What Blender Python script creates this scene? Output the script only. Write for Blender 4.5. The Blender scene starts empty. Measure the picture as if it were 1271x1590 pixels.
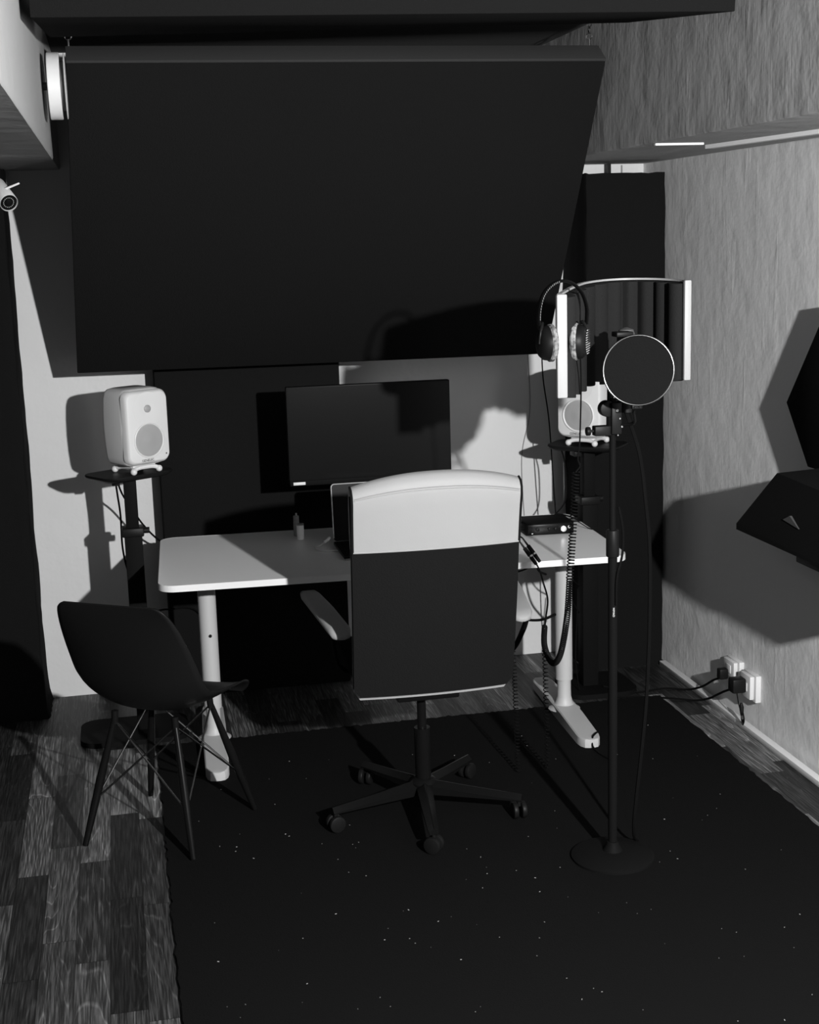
import bpy, bmesh, math, random
from mathutils import Vector, Matrix, Euler, noise
random.seed(7)
SC = bpy.context.scene
COL = SC.collection
PI = math.pi

# ------------------------------------------------------------------ camera
cam = bpy.data.cameras.new('camera'); camo = bpy.data.objects.new('camera', cam); COL.objects.link(camo)
cam.sensor_fit = 'VERTICAL'; cam.sensor_height = 36.0; cam.lens = 2150.0 / 1590.0 * 36.0
cam.clip_start = 0.05; cam.clip_end = 60
r_ = Vector((0.97772746, -0.20790618, -0.02870593))
d_ = Vector((-0.06837969, -0.18624463, -0.98012099))
f_ = Vector((0.19842689, 0.96025411, -0.19631305))
camo.matrix_world = Matrix(((r_.x, -d_.x, -f_.x, 0), (r_.y, -d_.y, -f_.y, 0), (r_.z, -d_.z, -f_.z, 1.87), (0, 0, 0, 1)))
SC.camera = camo

# ------------------------------------------------------------------ light
w = bpy.data.worlds.new('room_fill'); SC.world = w; w.use_nodes = True
w.node_tree.nodes['Background'].inputs[0].default_value = (1, 1, 1, 1)
w.node_tree.nodes['Background'].inputs[1].default_value = 0.13
ld = bpy.data.lights.new('lamp', 'POINT'); ld.energy = 1060; ld.shadow_soft_size = 0.035
lo = bpy.data.objects.new('lamp', ld); COL.objects.link(lo); lo.location = (1.38, 0.2, 2.06)
SC.view_settings.view_transform = 'Standard'; SC.view_settings.look = 'None'
SC.view_settings.exposure = 0.0; SC.view_settings.gamma = 1.0; SC.view_settings.use_curve_mapping = False

# ------------------------------------------------------------------ materials
def g(v): return (v, v, v, 1)
def mat(name, v, rough=0.6, spec=0.5, metal=0.0):
    m = bpy.data.materials.new(name); m.use_nodes = True
    b = m.node_tree.nodes['Principled BSDF']
    b.inputs['Base Color'].default_value = g(v); b.inputs['Roughness'].default_value = rough
    b.inputs['Specular IOR Level'].default_value = spec; b.inputs['Metallic'].default_value = metal
    return m
def nodes(m): return m.node_tree.nodes, m.node_tree.links, m.node_tree.nodes['Principled BSDF']
def tex_noise(m, scale, detail=4, stretch=(1, 1, 1), dist=0.0):
    n, l, b = nodes(m)
    tc = n.new('ShaderNodeTexCoord'); mp = n.new('ShaderNodeMapping'); mp.inputs['Scale'].default_value = stretch
    t = n.new('ShaderNodeTexNoise'); t.inputs['Scale'].default_value = scale; t.inputs['Detail'].default_value = detail
    t.inputs['Distortion'].default_value = dist
    l.new(tc.outputs['Object'], mp.inputs[0]); l.new(mp.outputs[0], t.inputs['Vector'])
    return t
def add_bump(m, layers):
    """layers: (texture output, strength, distance)"""
    n, l, b = nodes(m); prev = None
    for out, st, di in layers:
        bp = n.new('ShaderNodeBump'); bp.inputs['Strength'].default_value = st; bp.inputs['Distance'].default_value = di
        l.new(out, bp.inputs['Height'])
        if prev: l.new(prev, bp.inputs['Normal'])
        prev = bp.outputs[0]
    l.new(prev, b.inputs['Normal'])
def ramp(m, src, stops):
    n, l, b = nodes(m)
    r = n.new('ShaderNodeValToRGB'); l.new(src, r.inputs[0])
    while len(r.color_ramp.elements) < len(stops): r.color_ramp.elements.new(0.5)
    for e, (p, v) in zip(r.color_ramp.elements, stops): e.position = p; e.color = g(v)
    return r
def plaster(name, v, strokes=0.0):
    m = mat(name, v, 0.75, 0.3)
    t1 = tex_noise(m, 9, 3); t2 = tex_noise(m, 60, 4)
    lay = [(t1.outputs['Fac'], 0.25, 0.02), (t2.outputs['Fac'], 0.15, 0.004)]
    if strokes:
        t3 = tex_noise(m, 10, 5, (1, 3.2, 0.28), 0.6); rr = ramp(m, t3.outputs['Fac'], [(0.44, 0.0), (0.5, 1.0), (0.56, 0.0)])
        t5 = tex_noise(m, 5, 6, (1, 4.0, 0.35), 0.3); r5 = ramp(m, t5.outputs['Fac'], [(0.62, 0.0), (0.66, 1.0)]); lay += [(r5.outputs[0], 0.10, 0.006)]
        t4 = tex_noise(m, 3.2, 4, (1, 2.2, 0.5), 1.0)
        lay += [(rr.outputs[0], strokes * 0.06, 0.005), (t4.outputs['Fac'], strokes * 0.25, 0.012)]
    add_bump(m, lay)
    return m
M = {}
M['wall'] = plaster('white_plaster', 0.62)
M['rough_wall'] = plaster('brushed_plaster', 0.78, 0.35)
M['beam'] = plaster('beam_plaster', 0.44, 0.85)
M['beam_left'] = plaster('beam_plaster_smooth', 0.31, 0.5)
M['ceiling'] = mat('dark_ceiling_paint', 0.02, 1.0, 0.6)
M['fabric'] = mat('black_fabric', 0.0085, 1.0, 0.05)
M['frame'] = mat('charcoal_edge', 0.016, 0.9, 0.6)
M['foam'] = mat('grey_foam', 0.014, 1.0, 0.1)
M['black_foam'] = mat('black_foam', 0.0075, 1.0, 0.05)
M['rug'] = mat('black_carpet', 0.0052, 1.0, 0.05)
M['black'] = mat('black_plastic', 0.007, 0.45, 0.12)
M['gloss'] = mat('black_gloss', 0.005, 0.26, 0.12)
M['screen'] = mat('black_screen', 0.006, 0.22, 0.1)
M['cable'] = mat('black_cable', 0.004, 0.6, 0.06)
M['metal_black'] = mat('black_metal', 0.006, 0.6, 0.03)
M['chrome'] = mat('chrome', 0.75, 0.18, 0.5, 1.0)
M['dark_chrome'] = mat('dark_chrome', 0.25, 0.25, 0.5, 1.0)
M['white'] = mat('white_plastic', 0.62, 0.45)
M['speaker'] = mat('white_speaker_paint', 0.6, 0.5)
M['cone'] = mat('grey_grille', 0.3, 0.5, 0.5)
M['desk'] = mat('white_laminate', 0.86, 0.3, 0.45)
M['desk_edge'] = mat('white_edge_band', 0.72, 0.5)
M['trim'] = mat('white_trim', 0.88, 0.5)
M['desk_leg'] = mat('white_powder_coat', 0.45, 0.5)
M['silver'] = mat('silver', 0.8, 0.35, 0.5, 0.6)
M['alu'] = mat('pale_aluminium', 0.33, 0.5, 0.4)
M['grey'] = mat('mid_grey', 0.25, 0.6)
M['dark_grey'] = mat('dark_grey', 0.06, 0.6)
M['lint'] = mat('pale_lint', 0.45, 0.9)
M['pad'] = mat('grey_velour', 0.35, 0.95, 0.2)
_t = tex_noise(M['pad'], 90, 3); _r = ramp(M['pad'], _t.outputs['Fac'], [(0.35, 0.05), (0.65, 0.28)])
nodes(M['pad'])[1].new(_r.outputs[0], nodes(M['pad'])[2].inputs['Base Color'])
M['leather'] = mat('white_leather', 0.305, 0.55, 0.25)
add_bump(M['leather'], [(tex_noise(M['leather'], 260, 3).outputs['Fac'], 0.12, 0.002), (tex_noise(M['leather'], 7, 2).outputs['Fac'], 0.15, 0.02)])
for k in ('fabric', 'rug', 'black_foam', 'foam'):
    add_bump(M[k], [(tex_noise(M[k], 220, 3).outputs['Fac'], 0.3, 0.004)])

def floor_material():
    m = mat('dark_laminate', 0.03, 0.5, 0.35); n, l, b = nodes(m)
    tc = n.new('ShaderNodeTexCoord'); sp = n.new('ShaderNodeSeparateXYZ'); l.new(tc.outputs['Object'], sp.inputs[0])
    def mth(op, a, c=None):
        k = n.new('ShaderNodeMath'); k.operation = op
        for i, v in enumerate((a, c)):
            if v is None: continue
            if isinstance(v, (int, float)): k.inputs[i].default_value = v
            else: l.new(v, k.inputs[i])
        return k.outputs[0]
    W_, L_ = 0.092, 0.62
    colx = mth('DIVIDE', mth('ADD', sp.outputs[0], 0.035), W_); ci = mth('FLOOR', colx)
    wn = n.new('ShaderNodeTexWhiteNoise'); wn.noise_dimensions = '1D'; l.new(ci, wn.inputs['W'])
    rowy = mth('DIVIDE', mth('ADD', sp.outputs[1], mth('MULTIPLY', wn.outputs[0], 3.1)), L_); ri = mth('FLOOR', rowy)
    cb = n.new('ShaderNodeCombineXYZ'); l.new(ci, cb.inputs[0]); l.new(ri, cb.inputs[1])
    w2 = n.new('ShaderNodeTexWhiteNoise'); w2.noise_dimensions = '2D'; l.new(cb.outputs[0], w2.inputs['Vector'])
    tone = n.new('ShaderNodeValToRGB'); l.new(w2.outputs[0], tone.inputs[0])
    for v_, p in ((0.030, 0.4), (0.065, 0.65), (0.115, 0.88)):
        e = tone.color_ramp.elements.new(p); e.color = g(v_)
    tone.color_ramp.elements[0].color = g(0.012); tone.color_ramp.elements[-1].color = g(0.16)
    # grain: distorted rings, stretched along the plank, shifted per plank
    sh = n.new('ShaderNodeVectorMath'); sh.operation = 'MULTIPLY_ADD'
    l.new(w2.outputs['Color'], sh.inputs[0]); sh.inputs[1].default_value = (7, 7, 7); l.new(tc.outputs['Object'], sh.inputs[2])
    mp = n.new('ShaderNodeMapping'); mp.inputs['Scale'].default_value = (8, 0.7, 1); l.new(sh.outputs[0], mp.inputs[0])
    nz = n.new('ShaderNodeTexNoise'); nz.inputs['Scale'].default_value = 0.9; nz.inputs['Detail'].default_value = 2.5; nz.inputs['Roughness'].default_value = 0.35; nz.inputs['Distortion'].default_value = 0.25
    l.new(mp.outputs[0], nz.inputs['Vector'])
    rings = mth('FRACT', mth('MULTIPLY', nz.outputs['Fac'], 24.0))
    gr = n.new('ShaderNodeValToRGB'); l.new(rings, gr.inputs[0])
    gr.color_ramp.elements[0].color = g(0.7); gr.color_ramp.elements[1].color = g(0.75)
    e = gr.color_ramp.elements.new(0.82); e.color = g(0.9); e = gr.color_ramp.elements.new(0.90); e.color = g(1.7)
    mp2 = n.new('ShaderNodeMapping'); mp2.inputs['Scale'].default_value = (210, 9, 1); l.new(sh.outputs[0], mp2.inputs[0])
    nf = n.new('ShaderNodeTexNoise'); nf.inputs['Scale'].default_value = 1.0; nf.inputs['Detail'].default_value = 4; l.new(mp2.outputs[0], nf.inputs['Vector'])
    fr = n.new('ShaderNodeValToRGB'); l.new(nf.outputs['Fac'], fr.inputs[0])
    fr.color_ramp.elements[0].position = 0.42; fr.color_ramp.elements[0].color = g(0.5)
    fr.color_ramp.elements[1].position = 0.68; fr.color_ramp.elements[1].color = g(2.3)
    def mul(a, c):
        k = n.new('ShaderNodeMix'); k.data_type = 'RGBA'; k.blend_type = 'MULTIPLY'; k.inputs[0].default_value = 1.0
        l.new(a, k.inputs[6]); l.new(c, k.inputs[7]); return k.outputs[2]
    c = mul(mul(tone.outputs[0], gr.outputs[0]), fr.outputs[0])
    # seams
    fx = mth('FRACT', colx); fy = mth('FRACT', rowy)
    sx = mth('MINIMUM', fx, mth('SUBTRACT', 1.0, fx)); sy = mth('MULTIPLY', mth('MINIMUM', fy, mth('SUBTRACT', 1.0, fy)), L_ / W_)
    seam = mth('GREATER_THAN', mth('MINIMUM', sx, sy), 0.014)
    sm = n.new('ShaderNodeValToRGB'); l.new(seam, sm.inputs[0]); sm.color_ramp.elements[0].color = g(0.3); sm.color_ramp.elements[1].color = g(1)
    c = mul(c, sm.outputs[0])
    l.new(c, b.inputs['Base Color'])
    bp = n.new('ShaderNodeBump'); bp.inputs['Strength'].default_value = 0.25; bp.inputs['Distance'].default_value = 0.002
    l.new(nf.outputs['Fac'], bp.inputs['Height']); l.new(bp.outputs[0], b.inputs['Normal'])
    return m
M['floor'] = floor_material()

# ------------------------------------------------------------------ mesh builder
class B:
    def __init__(s): s.bm = bmesh.new()
    def _add(s, other, mtx=None):
        if mtx is not None: other.transform(mtx)
        me = bpy.data.meshes.new('tmp'); other.to_mesh(me); other.free(); s.bm.from_mesh(me); bpy.data.meshes.remove(me)
        return s
    def box(s, c, size, bev=0.0, rot=None, seg=2):
        b = bmesh.new(); bmesh.ops.create_cube(b, size=1.0)
        bmesh.ops.scale(b, vec=size, verts=b.verts)
        if bev: bmesh.ops.bevel(b, geom=b.edges[:], offset=bev, segments=seg, profile=0.5, affect='EDGES')
        m = Matrix.Translation(c)
        if rot is not None: m = m @ Euler(rot).to_matrix().to_4x4()
        return s._add(b, m)
    def span(s, a, b_, bev=0.0):
        a = Vector(a); b_ = Vector(b_); return s.box((a + b_) / 2, [abs(x) for x in (b_ - a)], bev)
    def cyl(s, p0, p1, r0, r1=None, n=20, caps=True, bev=0.0):
        r1 = r0 if r1 is None else r1; p0 = Vector(p0); p1 = Vector(p1); v = p1 - p0
        b = bmesh.new(); bmesh.ops.create_cone(b, cap_ends=caps, segments=n, radius1=r0, radius2=r1, depth=v.length)
        if bev:
            ed = [e for e in b.edges if abs(e.verts[0].co.z - e.verts[1].co.z) < 1e-6 and len(e.link_faces) == 2]
            bmesh.ops.bevel(b, geom=ed, offset=bev, segments=2, profile=0.5, affect='EDGES')
        return s._add(b, Matrix.Translation((p0 + p1) / 2) @ v.to_track_quat('Z', 'Y').to_matrix().to_4x4())
    def sphere(s, c, r, sc=(1, 1, 1), u=16, v=10):
        b = bmesh.new(); bmesh.ops.create_uvsphere(b, u_segments=u, v_segments=v, radius=r)
        return s._add(b, Matrix.Translation(c) @ Matrix.Diagonal((*sc, 1)))
    def torus(s, c, axis, R, r, n=40, k=8, arc=(0, 2 * PI)):
        axis = Vector(axis).normalized(); q = axis.to_track_quat('Z', 'Y').to_matrix()
        full = arc[1] - arc[0] > 2 * PI - 1e-4
        pts = [Vector(c) + q @ Vector((R * math.cos(arc[0] + (arc[1] - arc[0]) * i / n), R * math.sin(arc[0] + (arc[1] - arc[0]) * i / n), 0)) for i in range(n if full else n + 1)]
        return s.tube(pts, r, k, closed=full)
    def tube(s, pts, r, k=8, closed=False, flat=None):
        pts = [Vector(p) for p in pts]; N = len(pts); rings = []
        up = None
        for i, p in enumerate(pts):
            a = pts[(i - 1) % N] if (closed or i > 0) else p; c = pts[(i + 1) % N] if (closed or i < N - 1) else p
            t = (c - a)
            t = t.normalized() if t.length > 1e-9 else Vector((0, 0, 1))
            if up is None:
                up = Vector((0, 0, 1)) if abs(t.z) < 0.9 else Vector((1, 0, 0))
            x = t.cross(up)
            x = x.normalized() if x.length > 1e-6 else t.orthogonal().normalized()
            y = x.cross(t).normalized(); up = y
            rr = r[i] if isinstance(r, (list, tuple)) else r
            fx, fy = flat if flat else (1, 1)
            rings.append([s.bm.verts.new(p + x * (rr * fx * math.cos(2 * PI * j / k)) + y * (rr * fy * math.sin(2 * PI * j / k))) for j in range(k)])
        for i in range(N if closed else N - 1):
            A, C = rings[i], rings[(i + 1) % N]
            for j in range(k): s.bm.faces.new((A[j], A[(j + 1) % k], C[(j + 1) % k], C[j]))
        if not closed: s.bm.faces.new(rings[0][::-1]); s.bm.faces.new(rings[-1])
        return s
    def loft(s, rings, caps=True, closed=True):
        vs = [[s.bm.verts.new(p) for p in r] for r in rings]; k = len(vs[0])
        for i in range(len(vs) - 1):
            for j in range(k if closed else k - 1): s.bm.faces.new((vs[i][j], vs[i][(j + 1) % k], vs[i + 1][(j + 1) % k], vs[i + 1][j]))
        if caps: s.bm.faces.new(vs[0][::-1]); s.bm.faces.new(vs[-1])
        return s
    def lathe(s, prof, c=(0, 0, 0), axis=(0, 0, 1), n=32, caps=True):
        q = Vector(axis).normalized().to_track_quat('Z', 'Y').to_matrix(); c = Vector(c)
        return s.loft([[c + q @ Vector((r * math.cos(2 * PI * j / n), r * math.sin(2 * PI * j / n), z)) for j in range(n)] for r, z in prof], caps)
    def prism(s, poly, z0, z1, mtx=None):
        b = bmesh.new(); lo_ = [b.verts.new((x, y, z0)) for x, y in poly]; hi = [b.verts.new((x, y, z1)) for x, y in poly]; k = len(poly)
        b.faces.new(lo_[::-1]); b.faces.new(hi)
        for j in range(k): b.faces.new((lo_[j], lo_[(j + 1) % k], hi[(j + 1) % k], hi[j]))
        return s._add(b, mtx)
    def hull(s, pts):
        b = bmesh.new(); [b.verts.new(p) for p in pts]
        bmesh.ops.convex_hull(b, input=b.verts[:])
        return s._add(b)
def rrect(w_, h_, r, n=6, cx=0, cy=0):
    out = []
    for sx, sy, a0 in ((1, 1, 0), (-1, 1, PI / 2), (-1, -1, PI), (1, -1, 1.5 * PI)):
        for i in range(n + 1):
            a = a0 + PI / 2 * i / n; out.append((cx + sx * (w_ / 2 - r) + r * math.cos(a), cy + sy * (h_ / 2 - r) + r * math.sin(a)))
    return out
def spline(pts, n=10):
    P = [Vector(p) for p in pts]; out = []
    for i in range(len(P) - 1):
        p0, p1, p2, p3 = P[max(i - 1, 0)], P[i], P[i + 1], P[min(i + 2, len(P) - 1)]
        for k in range(n):
            t = k / n; out.append(0.5 * ((2 * p1) + (p2 - p0) * t + (2 * p0 - 5 * p1 + 4 * p2 - p3) * t * t + (3 * p1 - p0 - 3 * p2 + p3) * t ** 3))
    out.append(P[-1]); return out
def finish(name, b, m, parent=None, smooth=40):
    bmesh.ops.recalc_face_normals(b.bm, faces=b.bm.faces[:])
    me = bpy.data.meshes.new(name); b.bm.to_mesh(me); b.bm.free()
    me.materials.append(m)
    if smooth:
        for p in me.polygons: p.use_smooth = True
        me.set_sharp_from_angle(angle=math.radians(smooth))
    o = bpy.data.objects.new(name, me); COL.objects.link(o)
    if parent is not None: o.parent = parent
    return o
def tag(o, label, cat, group=None, kind=None):
    o['label'] = label; o['category'] = cat
    if group: o['group'] = group
    if kind: o['kind'] = kind
    return o
def struct(name, b, m, label=None):
    o = finish(name, b, m); o['kind'] = 'structure'; return o
def thing(name, label, cat, loc=(0, 0, 0), rz=0.0, group=None, kind=None):
    o = bpy.data.objects.new(name, None); COL.objects.link(o); o.empty_display_size = 0.1
    o.location = loc; o.rotation_euler = (0, 0, rz)
    return tag(o, label, cat, group, kind)
def part(name, b, m, parent, label=None, world=False, smooth=40):
    """a part in its thing's own frame (world=True: the coordinates given are world ones)"""
    if world:
        root = parent
        while root.parent: root = root.parent
        b.bm.transform((Matrix.Translation(root.location) @ root.rotation_euler.to_matrix().to_4x4()).inverted())
    o = finish(name, b, m, parent, smooth)
    if label: o['label'] = label
    return o
def text_mesh(name, body, size, m, parent, mtx, depth=0.0006, world=False):
    cu = bpy.data.curves.new('tmp_text', 'FONT'); cu.body = body; cu.size = size; cu.extrude = depth; cu.align_x = 'CENTER'; cu.align_y = 'CENTER'
    to = bpy.data.objects.new('tmp_text', cu); COL.objects.link(to)
    bpy.context.view_layer.update()
    me = bpy.data.meshes.new_from_object(to.evaluated_get(bpy.context.evaluated_depsgraph_get())); bpy.data.objects.remove(to); bpy.data.curves.remove(cu)
    b = B(); b.bm.from_mesh(me); bpy.data.meshes.remove(me); b.bm.transform(mtx)
    return part(name, b, m, parent, world=world, smooth=0)
def copy_tree(o, parent=None):
    c = o.copy(); COL.objects.link(c)
    if parent is not None: c.parent = parent
    for ch in list(o.children): copy_tree(ch, c)
    return c

# ------------------------------------------------------------------ room
YW, XR, ZC = 5.77, 2.26, 2.60
struct('floor', B().span((-1.4, 0.9, -0.1), (2.5, 5.9, 0.0)), M['floor'])
struct('wall_back', B().span((-0.9, YW, 0.0), (2.5, 5.9, 2.75)), M['wall'])
struct('wall_right', B().span((XR, 0.9, 0.0), (2.4, YW, 2.75)), M['rough_wall'])
struct('wall_left', B().span((-1.0, 0.9, 0.0), (-0.86, YW, 2.75)), M['ceiling'])
struct('ceiling', B().span((-1.0, 0.9, ZC), (2.4, YW, 2.7)), M['ceiling'])
def rough_beam(xf, xb, z0, side):
    """a boxed beam with a slightly chipped lower edge"""
    b = B(); N = 90; rings = []
    for i in range(N + 1):
        y = 0.9 + (YW - 0.9) * i / N
        j = (noise.noise(Vector((y * 14, side * 5, 0))) * 0.004 + noise.noise(Vector((y * 45, side * 9, 3))) * 0.0025)
        rings.append([(xb, y, z0), (xf - side * 0.004, y, z0 + j * 0.3), (xf, y, z0 + 0.006 + j), (xf, y, ZC), (xb, y, ZC)])
    return b.loft(rings)
struct('beam_left', rough_beam(-0.17, -0.86, 2.16, 1), M['beam_left'])
struct('beam_right', rough_beam(1.75, XR, 2.14, -1), M['beam'])
struct('baseboard_right', B().span((2.214, 0.95, 0.0), (2.243, 5.44, 0.022), 0.002), M['trim'])
tk = B(); tk.loft([[(2.00 + dx_, 4.54, z) for dx_, z in ((0, 2.127), (0.03, 2.127), (0.03, 2.14), (0, 2.14))], [(2.12 + dx_, 3.2, z) for dx_, z in ((0, 2.127), (0.03, 2.127), (0.03, 2.14), (0, 2.14))]])
tag(finish('cable_trunking', tk, M['trim']), 'long white cable trunking fixed under the right ceiling beam', 'cable trunking')
o = tag(finish('cable_trunking', B().span((1.765, 4.40, 2.132), (1.935, 4.425, 2.14), 0.002), M['white']), 'short white strip under the right ceiling beam, beyond the long trunking', 'cable trunking')

# ------------------------------------------------------------------ black acoustic treatment
def slab(corners, n, t, bev=0.0):
    n = Vector(n).normalized() * t
    lo_ = [Vector(c) for c in corners]; hi = [c + n for c in lo_]
    b = B(); b.loft([lo_, hi])
    if bev: bmesh.ops.bevel(b.bm, geom=b.bm.edges[:], offset=bev, segments=2, profile=0.5, affect='EDGES')
    return b
board = thing('acoustic_cloud', 'large tilted black fabric panel hung by chains above the desk', 'acoustic panel', (0.8, 5.05, 1.385))
TL, TR, BR, BL = Vector((-0.0965, 4.70, 2.432)), Vector((1.703, 4.70, 2.432)), Vector((1.702, 5.4, 1.379)), Vector((-0.153, 5.4, 1.39))
nrm = Vector((0, 1.05, 0.70)).normalized()
part('panel', slab([TL, TR, BR, BL], nrm, 0.10, 0.004), M['fabric'], board, world=True)
up = (TL - BL).normalized()
part('edge_frame', slab([TL + up * 0.0005, TR + up * 0.0005, TR + up * 0.010, TL + up * 0.010], nrm, 0.10, 0.002), M['frame'], board, 'charcoal top edge', world=True)
for hx in (-0.085, 1.672):
    hk = B().torus((hx, 4.78, 2.525), (0, 1, 0.2), 0.010, 0.0025, 16, 6)
    hk.cyl((hx, 4.78, 2.478), (hx, 4.78, 2.517), 0.003, n=8)
    h = part('hook', hk, M['chrome'], board, 'shiny steel hook', world=True)
    ch = B()
    for k in range(3): ch.torus((hx, 4.78, 2.547 + k * 0.018), (1, 0, 0) if k % 2 == 0 else (0, 1, 0), 0.0085, 0.002, 14, 6)
    part('chain', ch, M['chrome'], h, world=True)
cl = thing('acoustic_cloud', 'black fabric ceiling panel at the top, nearest the viewer', 'acoustic panel', (0.75, 3.9, 2.4))
part('panel', slab([(-0.145, 3.5, 2.391), (1.62, 3.5, 2.411), (1.632, 4.3, 2.50), (-0.128, 4.3, 2.457)], (0, -0.09, 1), 0.075, 0.003), M['black_foam'], cl, world=True)
for x in (0.25, 1.15):
    for y in (3.60, 3.95): part('hanger', B().cyl((x, y, 2.45), (x, y, ZC), 0.004, n=8), M['metal_black'], cl, world=True)
b = B().span((0.136, 5.62, 0.0), (0.885, YW, 1.62), 0.008)
tag(finish('acoustic_baffle', b, M['fabric']), 'tall black fabric panel against the back wall behind the monitor', 'acoustic panel')
def trap(x0, x1, y0, y1, z1, bulge=0.0):
    b = B(); rings = []; N = 44
    base = rrect(x1 - x0, y1 - y0, 0.012, 2)
    loop = []
    for i in range(len(base)):
        a = Vector(base[i]).to_3d(); c = Vector(base[(i + 1) % len(base)]).to_3d()
        k = max(1, int((c - a).length / 0.03))
        loop += [a + (c - a) * t / k for t in range(k)]
    for i in range(N + 1):
        z = z1 * i / N; fl = bulge * max(0, 1 - z / 0.09) ** 2
        r = []
        for p in loop:
            d = 0.004 * noise.noise(Vector((p.x * 30, p.y * 30, z * 9)))
            q = p * (1 + d / 0.15); x = q.x + (fl if q.x > 0 else -fl)
            zz = z + (0.006 * noise.noise(Vector((p.x * 60, p.y * 60, 5))) if i == N else 0)
            r.append(((x0 + x1) / 2 + x, (y0 + y1) / 2 + q.y, zz))
        rings.append(r)
    return b.loft(rings)
bt = thing('bass_trap', 'tall black foam column in the right back corner', 'acoustic foam', (2.065, 5.6, 0))
part('foam_block', trap(1.893, 2.238, 5.46, 5.755, 2.09), M['black_foam'], bt, world=True)
part('strap', B().span((2.075, 5.70, 2.085), (2.088, 5.712, 2.14)), M['black'], bt, world=True)
tag(finish('wall_wire', B().tube([(2.16, 5.764, 2.03), (2.16, 5.764, 2.135)], 0.003, 6), M['grey']), 'thin grey wire on the back wall above the right foam column', 'wire')
tag(finish('bass_trap', trap(-0.83, -0.378, 5.50, 5.765, 2.155, 0.016), M['black_foam']), 'tall black foam column in the left back corner', 'acoustic foam')
# panels on the right wall
hx = [(4.283, 1.28), (4.124, 1.085), (3.72, 1.085), (3.52, 1.32), (3.66, 1.62), (4.02, 1.62)]
pm = Matrix(((0, 0, 1, 0), (1, 0, 0, 0), (0, 1, 0, 0), (0, 0, 0, 1)))   # (y, z, x) -> (x, y, z)
b = B().prism(hx, 2.19, XR, pm); bmesh.ops.bevel(b.bm, geom=b.bm.edges[:], offset=0.003, segments=2, profile=0.5, affect='EDGES')
tag(finish('wall_panel', b, M['fabric']), 'black angular panel on the right wall, upper one', 'acoustic panel')
wedge = thing('wedge_cabinet', 'black wedge shaped cabinet jutting from the right wall below the panel', 'cabinet', (2.1, 3.9, 0.87))
b = B().hull([(2.02, 4.0, 1.095), (2.26, 4.0, 1.105), (1.985, 4.214, 0.892), (1.985, 4.214, 0.872), (2.26, 4.214, 0.885), (2.0, 3.2, 0.866), (2.26, 3.2, 0.866), (2.02, 3.2, 1.07), (2.26, 3.2, 1.08)])
part('body', b, M['fabric'], wedge, world=True, smooth=0)
part('foot', B().span((1.998, 3.60, 0.848), (2.05, 3.82, 0.872), 0.004), M['black'], wedge, world=True)
part('lit_gap_plate', B().hull([(1.9945, 3.86, 0.985), (1.9945, 3.80, 0.955), (1.9945, 3.905, 0.965), (2.03, 3.86, 0.985), (2.03, 3.80, 0.955), (2.03, 3.905, 0.965)]), M['dark_grey'], wedge, 'small grey triangle standing in for a lit gap', world=True, smooth=0)  # added grey plate: its lighter colour stands in for a lit gap

# ------------------------------------------------------------------ rug
b = B(); N = 160
def edge(x, y, k): return 0.006 * noise.noise(Vector((x * 60, y * 60, k))) + 0.004 * noise.noise(Vector((x * 190, y * 190, k + 4)))
outline = []
for i in range(N): y = 1.0 + (5.05 - 1.0) * i / N; outline.append((2.058 - 0.003 * (y - 3) + edge(2.05, y, 1), y))
for i in range(N): x = 2.058 - (2.058 - 0.045) * i / N; outline.append((x, 5.05 + 2.2 * edge(x, 5.05, 2)))
for i in range(N): y = 5.05 - (5.05 - 1.0) * i / N; outline.append((0.045 + edge(0.04, y, 3), y))
outline.append((0.045, 1.0))
rug = finish('rug', b.prism(outline, 0.0, 0.009), M['rug']); tag(rug, 'large black carpet under the desk and office chair', 'rug')
b = B()
for i in range(150):
    x = random.uniform(0.15, 1.95); y = 2.7 + 2.1 * random.random() ** 1.2
    s_ = random.uniform(0.0007, 0.0018); a = random.uniform(0, PI)
    b.box((x, y, 0.0105), (s_ * random.uniform(1, 3.5), s_, 0.001), rot=(0, 0, a))
tag(finish('lint', b, M['lint']), 'tiny pale lint specks scattered over the black carpet', 'lint', kind='stuff')

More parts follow.
